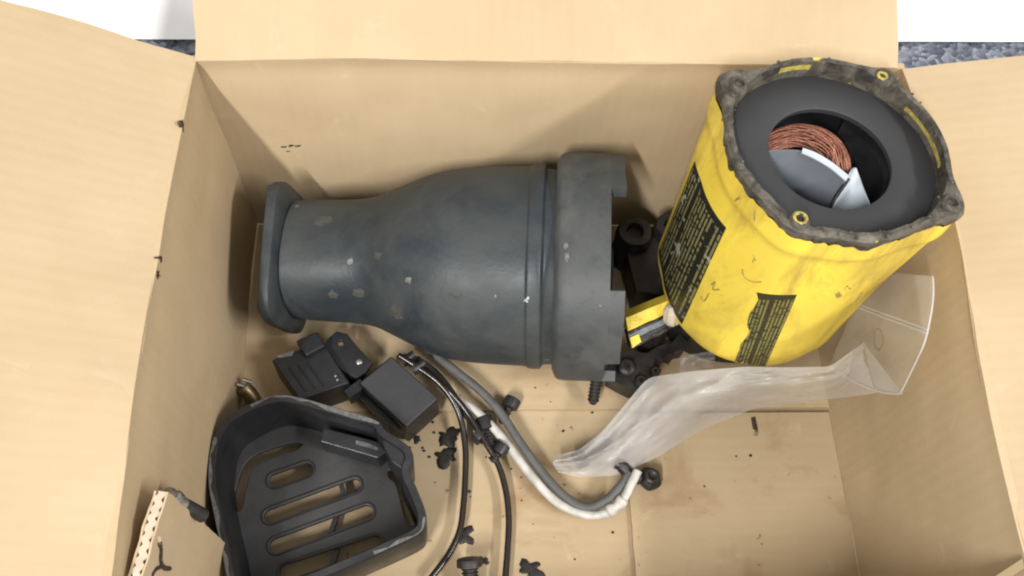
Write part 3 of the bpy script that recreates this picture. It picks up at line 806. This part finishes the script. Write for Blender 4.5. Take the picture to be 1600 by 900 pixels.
# raised borders round the straight slots and cross ribs below
def slotborder(a, b, half):
    n = 8; o_ = stadium(at(*a, PZ), at(*b, PZ), half + .0016); i_ = stadium(at(*a, PZ), at(*b, PZ), half + .0001)
    r = [[Vector((x, y, PZ - .0005)) for x, y in o_], [Vector((x, y, PZ + .0008)) for x, y in stadium(at(*a, PZ), at(*b, PZ), half + .0011)], [Vector((x, y, PZ + .0008)) for x, y in stadium(at(*a, PZ), at(*b, PZ), half + .0005)], [Vector((x, y, PZ - .003)) for x, y in i_]]
    return loft(r, False, False)
for (a, b, h_) in (((430, 750), (478, 733), .0048), ((423, 806), (553, 758), .0048), ((432, 852), (572, 800), .0050), ((448, 893), (585, 848), .0050)):
    obj('slot_border', slotborder(a, b, h_), M['grille'], ec, 40)
for a, b in (((532, 752), (538, 776)), ((528, 800), (516, 834)), ((528, 855), (518, 885))):
    p, q = at(*a, .006), at(*b, .006); u = q - p
    obj('rib', box8((p + q) / 2 - Vector((0, 0, .001)), u, Vector((-u.y, u.x, 0)).normalized() * .0030, (0, 0, .005)), M['grille'], ec)
# ledge on the right-hand wall with a worn step
def lq(pts, z0, z1): return prism([(at(x, y, z1).x, at(x, y, z1).y) for x, y in pts], z0, z1)
bevel(obj('wall_step', lq(((505, 668), (592, 690), (604, 706), (590, 716), (500, 690)), .014, .034), M['grille'], ec), .0008)
bevel(obj('wall_boss', lq(((592, 672), (612, 680), (634, 700), (640, 722), (628, 734), (612, 722), (600, 700)), .010, .0500), M['grille'], ec), .0012)
if 'scrape' not in M: M['scrape'] = plain('scraped_grey_plastic', (.13, .13, .13), .45, 0, .6, 400)
sc_pts = [at(x, y, .0345) for x, y in ((556, 688), (575, 692), (592, 700), (590, 704), (572, 698), (556, 694))]
obj('scrape', prism([(p.x, p.y) for p in sc_pts], .0335, .0346), M['scrape'], ec)
# worn pale edge of the rim (bare plastic scraped along the lip)
n = len(rimw)
def liprun(i0, i1, d0, d1):
    o1 = inset(d0, ZG); R = []; o2 = [a_ + (b_ - a_) * min(1, max(.08, .55 + 1.1 * nz(a_, 110, 4))) for a_, b_ in zip(o1, inset(d1, ZG))]
    for i in range(i0, i1 + 1):
        k = i % n; z = Vector((0, 0, .0006 + .0004 * nz(o1[k], 200, 2)))
        R.append([o1[k] - Vector((0, 0, .001)), o1[k] + z, o2[k] + z, o2[k] - Vector((0, 0, .001))])
    return loft(R)
obj('worn_lip', liprun(4, 21, .0010, .0040), M['scrape'], ec, 40)
obj('worn_lip', liprun(50, 62, .0008, .0030), M['scrape'], ec, 40)
obj('worn_lip', liprun(78, 98, .0008, .0034), M['scrape'], ec, 40)

# ------------------------------------------------------------------ black modules
def module(name, label, quad, z, parts):
    P = [at(x, y, z) for x, y in quad]; c = sum(P, Vector((0, 0, 0))) / 4
    t = thing(name, label, 'electrical module', (c.x, c.y, 0), 'black electrical modules')
    bevel(obj('casing', loft([[Vector((p.x + (p.x - c.x) * .03, p.y + (p.y - c.y) * .03, .0006)) for p in P], [Vector((p.x, p.y, z)) for p in P]]), M['module'], t), .0012)
    k = .94
    obj('face', loft([[Vector((c.x + (p.x - c.x) * k, c.y + (p.y - c.y) * k, z - .001)) for p in P], [Vector((c.x + (p.x - c.x) * k, c.y + (p.y - c.y) * k, z + .0004)) for p in P]]), M[parts], t)
    return t
m2 = module('control_module', 'rectangular black module with plain grey top, thin wires leaving its corner', ((560, 598), (611, 556), (685, 622), (634, 668)), .030, 'modtop')
m1 = module('brush_module', 'black boxy module with a bright glint painted on its corner under the narrow end of the housing', ((424, 562), (504, 532), (546, 598), (468, 625)), .030, 'module')
bevel(obj('shoulder', prism([(at(x, y, .036).x, at(x, y, .036).y) for x, y in ((462, 532), (496, 518), (508, 540), (478, 556))], .028, .036), M['module'], m1), .001)
obj('painted_glint', quadslab(at(432, 556, .0306), at(460, 548, .0306), at(456, 556, .0306), at(436, 559, .0306), .0006, 0), M['steel'], m1)  # bright steel sliver set on the top stands in for a reflected glint
for k, (x, y) in enumerate(((452, 575), (466, 571), (480, 567))):
    a_, b_ = at(x, y, .0306), at(x + 26, y + 36, .0306)
    obj('moulded_rib', tube([a_, (a_ + b_) / 2, b_], .0007, 6, 3), M['module'], m1)
for x, y in ((524, 588), (527, 594)):
    p = at(x, y, .031); obj('pin', lathe([(.0010, 0), (.0010, .0016), (.0004, .002)], p, (.3, -.2, 1), 8), M['steel'], m1)
obj('connector', box8(at(556, 612, .020), (.010, .008, 0), (-.004, .005, 0), (0, 0, .012)), M['module'], m2)
for k in range(2):
    p = at(628 + 16 * k, 566 + 13 * k, .022); obj('grommet', lathe([(.0040, 0), (.0040, .004), (.0028, .006), (.0028, .010)], p, (.7, .45, .15), 14, .08), M['grime'], m2, 40)
# mounting tab with a hole between them
tb_ = thing('mounting_tab', 'flat black mounting tab with a round hole between the two modules', 'bracket', at(545, 560, 0))
pts = [(505, 548), (512, 530), (526, 518), (542, 522), (556, 540), (580, 566), (572, 580), (556, 590), (538, 580)]
c_ = at(532, 536, .024); 
obj('plate', holed([(at(x, y, .024).x, at(x, y, .024).y) for x, y in pts], [[(c_.x + .0024 * math.cos(2 * PI * i / 14), c_.y + .0024 * math.sin(2 * PI * i / 14)) for i in range(14)]], .021, .024, .0004), M['module'], tb_)
p = at(561, 565, .024); obj('rivet', lathe([(.0022, 0), (.0022, .0010), (.0012, .0016)], (p.x, p.y, .0238), (0, 0, 1), 12), M['steel'], tb_, 40)
p = at(556, 580, .02); obj('foot', prism(blob(p.x, p.y, .006, 12), .0004, .0215), M['module'], tb_)
# wedge plug between the modules and the cover
wp = obj('rubber_wedge', loft([[Vector((p.x, p.y, .0006)) for p in (at(x, y, .012) for x, y in ((545, 600), (560, 590), (640, 680), (610, 675)))], [Vector((p.x, p.y, .016)) for p in (at(x, y, .016) for x, y in ((548, 606), (560, 598), (632, 674), (606, 664)))]]), M['module'])
tag(wp, 'dark rubber wedge in the shadow between the grey-topped module and the slotted cover', 'wedge')

# ------------------------------------------------------------------ cables and wires
def cable(name, pts, r, mat, label, cat='cable', n=12, rough=.03, extra=None):
    P = [at(x, y, z) for x, y, z in pts]
    lo = min(P, key=lambda v: v.z); t = thing(name, label, cat, (lo.x, lo.y, lo.z - r))
    obj('sheath', tube(P, r, n, 10, rough), M[mat], t, True)
    return t
gcb = cable('grey_cable', [(668, 545, .010), (715, 582, .012), (752, 612, .0115), (782, 645, .010), (815, 695, .008), (850, 742, .0065), (885, 778, .0060), (915, 793, .0062), (945, 783, .008), (968, 762, .011), (985, 738, .013)], .0031, 'greycable', 'thick grey cable curving along the white one across the box floor')
wcb = cable('white_cable', [(706, 622, .009), (728, 632, .009), (758, 655, .008), (792, 693, .007), (826, 738, .006), (860, 776, .0055), (890, 796, .0050), (925, 805, .0060), (955, 798, .008), (975, 778, .012), (986, 757, .015), (997, 735, .017)], .0029, 'whitecable', 'dirty white cable with a taped end curving beside the grey cable')
obj('tape_wrap', tube([at(950, 800, .008), at(964, 791, .010), at(974, 779, .012)], lambda t: .0036 + .0006 * math.sin(t * 9), 12, 6, .15), M['whitecable'], wcb, True)
w1 = cable('thin_wire', [(622, 555, .026), (650, 572, .024), (682, 595, .020), (705, 622, .016), (720, 655, .010), (727, 700, .005), (727, 745, .004), (724, 790, .004), (718, 830, .004), (700, 868, .004), (672, 905, .004)], .0021, 'blackwire', 'thin glossy black wire curving down towards the slotted cover', 'wire')
w2 = cable('thin_wire', [(640, 560, .022), (676, 588, .020), (712, 622, .016), (735, 652, .012), (758, 690, .009), (778, 725, .006), (790, 765, .004), (795, 810, .004), (793, 860, .004), (789, 910, .004)], .0021, 'blackwire', 'thin glossy black wire running straight down past the screws to the bottom edge', 'wire')
w3 = cable('thin_wire', [(650, 560, .016), (680, 582, .013), (705, 612, .012), (722, 640, .008), (738, 660, .007), (750, 676, .006)], .0024, 'grime', 'short dull black wire ending at the screws beside the white cable', 'wire')

# ------------------------------------------------------------------ small metal bits
sb = thing('steel_stud', 'scuffed silver stud poking out between the cardboard piece and slotted cover', 'stud', at(292, 790, .125))
P0, P1 = at(258, 772, .140), at(318, 806, .118)
dv = (P1 - P0); LL = dv.length
obj('stepped_tip', lathe([(.0015, 0), (.0040, .0006), (.0044, .003), (.0036, .0046), (.0046, .0056), (.0046, .0085), (.0034, .0092), (.0036, .0125)], P0, dv, 18, .14), M['steel'], sb, 35)
obj('shank', lathe([(.0034, .012), (.0036, .014), (.0036, LL), (.0030, LL + .0005)], P0, dv, 16, .08), M['oxide'], sb, 35)
tc_ = thing('terminal_clip', 'small brass terminal with two bright tines near the left wall', 'terminal', at(392, 610, 0))
for dx in (0, 9):
    obj('tine', tube([at(370 + dx, 600 - dx * .8, .020), at(384 + dx, 590 - dx * .8 + 14, .018)], .0013, 8, 4), M['steel'], tc_)
obj('barrel', tube([at(380, 604, .016), at(392, 618, .012), at(402, 634, .006)], .0050, 12, 5, .1), M['brass'], tc_, True)
st = thing('metal_staple', 'tiny bright staple with dark slit in the right part of the box floor', 'staple', at(1179, 667, .0005))
obj('slit', prism([(at(x, y, .0012).x, at(x, y, .0012).y) for x, y in ((1174, 653), (1180, 651), (1183, 664), (1184, 672), (1177, 670))], .0002, .0010), M['tear'], st)
obj('wire', tube([at(1181, 671, .0015), at(1182, 676, .0022), at(1180, 681, .0015)], .0010, 8, 4), M['steel'], st)
ring = obj('rubber_ring', loft([[r_ for r_ in x] for x in (lambda c, a, u, v: [[c + (u * math.cos(t) + v * math.sin(t)) * (.0062 + .0006 * math.cos(k)) * Vector((1, 1, 1)).x + a * (.0006 * math.sin(k)) for k in (0, 1.57, 3.14, 4.71)] for t in [2 * PI * i / 28 for i in range(29)]])(atx(1372, 530, .3935), *frame((1, 0, 0)))], False, False), M['brownring'])
tag(ring, 'thin brown ring on the right wall seen through the clear bag mouth', 'ring')

# grease clumps and crumbs on the bottom
def clump(cx, cy, r, seed, z0=-.0036):
    rnd = random.Random(seed); p = at(cx, cy, z0); n = 26; R0 = []
    for sx, zz in ((1, 0), (.90, .0005), (.55, .0008), (.15, .0007)):
        R0.append([Vector((p.x + r * sx * (.78 + .75 * noise.noise(Vector((math.cos(2 * PI * i / n) * 1.5, math.sin(2 * PI * i / n) * 1.5, seed * 3.3))) + .22 * noise.noise(Vector((i * 2.3, 0, seed)))) * math.cos(2 * PI * i / n) * 1.2,
                           p.y + r * sx * (.78 + .75 * noise.noise(Vector((math.cos(2 * PI * i / n) * 1.5, math.sin(2 * PI * i / n) * 1.5, seed * 3.3))) + .22 * noise.noise(Vector((i * 2.3, 0, seed)))) * math.sin(2 * PI * i / n), z0 + zz * r / .006)) for i in range(n)])
    return loft(R0)
def cl(cx, cy, r, seed, label): tag(obj('grease_clump', clump(cx, cy, r, seed), M['crumb'], None, 50), label, 'grease clump', 'black grease clumps on the box floor')
cl(700, 683, .0085, 1, 'larger upper black grease clump left of the thin wire')
cl(696, 712, .0080, 2, 'lower black grease clump directly under the other one left of the wire')
cl(652, 686, .0030, 3, 'small round black grease speck near the corner of the slotted cover')
cl(726, 836, .0065, 4, 'black grease clump stuck beside the bend of the left thin wire')
cl(830, 890, .0085, 5, 'flat black grease clump at the bottom edge right of the wires')
cl(757, 876, .0032, 6, 'tiny black grease speck right of the flared screw head')
rnd = random.Random(11); cr = []
spots = [(836, 606), (860, 628), (850, 636), (905, 640), (925, 645), (892, 668), (848, 655), (768, 694), (813, 763), (814, 746), (733, 768), (735, 776), (957, 832), (898, 874), (1190, 850), (1150, 713), (1172, 712), (676, 660), (678, 676), (640, 700), (660, 700), (640, 690), (652, 668), (1100, 760), (730, 592), (741, 600)]
for (x, y) in spots + [(rnd.gauss(790, 90), rnd.gauss(720, 90)) for _ in range(16)]:
    z = 0.0002 if y < 636 or x > 985 else -.0038
    p = at(x, y, z); r = rnd.uniform(.0003, .0010)
    cr.append(lathe([(r * .8, 0), (r, r * .4), (r * .4, r * .9)], p, (rnd.uniform(-.2, .2), rnd.uniform(-.2, .2), 1), 7, .6))
cro = obj('grease_crumbs', join(*cr), M['crumb']); tag(cro, 'scattered tiny black crumbs of grease on the box floor', 'crumbs', None, 'stuff')

# ------------------------------------------------------------------ clear plastic bag
bag = thing('plastic_bag', 'cloudy clear zip bag crumpled in front of the yellow motor case', 'plastic bag', at(1100, 660, .0))
ST = [((866, 712, .010), (864, 724, .014), (872, 738, .005)), ((903, 704, .018), (903, 722, .024), (905, 746, .005)), ((940, 676, .028), (948, 704, .030), (965, 743, .008)), ((1012, 590, .048), (1025, 648, .046), (1030, 713, .014)), ((1080, 580, .070), (1092, 620, .066), (1100, 669, .022)),
      ((1163, 573, .082), (1165, 604, .078), (1180, 638, .030)), ((1235, 574, .086), (1240, 598, .084), (1245, 629, .042)), ((1297, 573, .090), (1308, 592, .091), (1312, 622, .052)), ((1349, 536, .098), (1352, 565, .097), (1371, 614, .068))]
def straight(P, n=10):          # crisp corners where the film is folded, only slightly eased
    out = [P[i] * (1 - k / n) + P[i + 1] * (k / n) for i in range(len(P) - 1) for k in range(n)] + [P[-1]]
    for _ in range(2): out = [out[0]] + [(out[i - 1] + out[i] * 2 + out[i + 1]) / 4 for i in range(1, len(out) - 1)] + [out[-1]]
    return out
CT = [straight([at(*st_[k]) for st_ in ST]) for k in range(3)]; nb_ = len(CT[0]) - 1; NVb = 30
def ridged(u, v, fu, fv, sd): return abs(nz((u * fu, v * fv, 0), 1, sd))
def bagpt(u, v, layer):
    i = u * nb_; k = min(int(i), nb_ - 1); f_ = i - k
    a, m_, b = [c[k] * (1 - f_) + c[k + 1] * f_ for c in CT]
    p = a * (1 - v / .45) + m_ * (v / .45) if v < .45 else m_ * (1 - (v - .45) / .55) + b * ((v - .45) / .55)
    up = Vector((-.1, -.35, .93)); env = min(1, 5 * v * (1 - v) + .15)
    w1 = u * 11 + v * 5; w2 = v * 2.6 - u * 6
    cre = -.0065 * abs(nz((w1 * .45, w2 * .6, 0), 1, 3)) - .0030 * abs(nz((w1 * 1.1 + 3, w2 * 1.3, 0), 1, 8)) + .0015
    q = p + up * (env * cre) - up * (layer * (.0012 + .004 * env * math.sin(PI * u)))
    q.z = max(q.z, .0020 - .0008 * layer); return q
def bagmesh():
    nu = 100; V = []; F = []
    for L_ in (0, 1):
        for i in range(nu + 1):
            for j in range(NVb + 1): V.append(bagpt(i / nu, j / NVb, L_))
    m = (nu + 1) * (NVb + 1); ix = lambda i, j: i * (NVb + 1) + j
    for L_ in (0, 1):
        for i in range(nu):
            for j in range(NVb): F.append(tuple(L_ * m + x for x in (ix(i, j), ix(i + 1, j), ix(i + 1, j + 1), ix(i, j + 1))))
    return V, F
obj('body', bagmesh(), M['bag'], bag, 32)
# mouth of the bag leaning on the right wall, zip strip across it
mp = [[atx(1300, 572, .376), atx(1362, 606, .3815), atx(1412, 615, .386)], [atx(1340, 478, .387), atx(1398, 500, .390), atx(1453, 521, .391)], [atx(1376, 424, .392), atx(1420, 428, .394), atx(1463, 431, .396)]]
def mouth(off):
    def f(u, v):
        def row(r): 
            a, b, c = r; return a * ((1 - u) * (1 - 2 * u)) + b * (4 * u * (1 - u)) + c * (u * (2 * u - 1))
        p = row(mp[0]) * ((1 - v) * (1 - 2 * v)) + row(mp[1]) * (4 * v * (1 - v)) + row(mp[2]) * (v * (2 * v - 1))
        return p + Vector((off - .0012 * (1 + nz(p, 45, 3)), 0, 0)), Vector((-1, 0, 0))
    return f
obj('mouth', slab(mouth(0), 20, 20, .0001), M['bagclear'], bag, True)
zf = mouth(-.0006)
obj('zip_strip', join(*[tube([zf(u / 12, .50 + d)[0] for u in range(13)], .0007, 6, 3) for d in (0, .03)]), M['bagseam'], bag, True)
obj('edge_seam', join(tube([zf(1, v / 10)[0] for v in range(11)], .0005, 6, 3), tube([zf(u / 10, 0)[0] for u in range(11)], .0005, 6, 3)), M['bagseam'], bag, True)
# folded peak where the body turns up to the mouth
pk = [at(1345, 540, .093), at(1366, 611, .068), at(1408, 616, .110), at(1285, 571, .083)]
def fold(u, v):
    a, b, c = at(1349, 535, .099), at(1366, 611, .070), atx(1411, 616, .3845)
    p = a * ((1 - u)) + (b * (1 - v) + c * v) * u; p = p + Vector((-.2, -.3, 1)) * (.002 * nz(p, 60, 2)); n = (b - a).cross(c - a).normalized(); return p, n if n.z > 0 else -n
obj('fold', slab(fold, 14, 10, .0001), M['bagseam'], bag, True)
# contents at the closed end: dark screws inside the bag
screw('bagged_screw', at(898, 722, .0068), at(958, 690, .0085), .0042, .0062, .007, M['oxide'], 'dark screw inside the closed left end of the clear bag', 'screw')
# scrap of cellophane under the case
cel = obj('cellophane_scrap', slab(lambda u, v: (at(1062 + 55 * u, 556 + 26 * v - 8 * u, .040 + .012 * nz((u * 4, v * 4, 0), 1, 4)), Vector((0, 0, 1))), 16, 10, .0001), M['bagclear'], None, True)
tag(cel, 'crinkled scrap of clear film between the bag and motor case', 'plastic film')
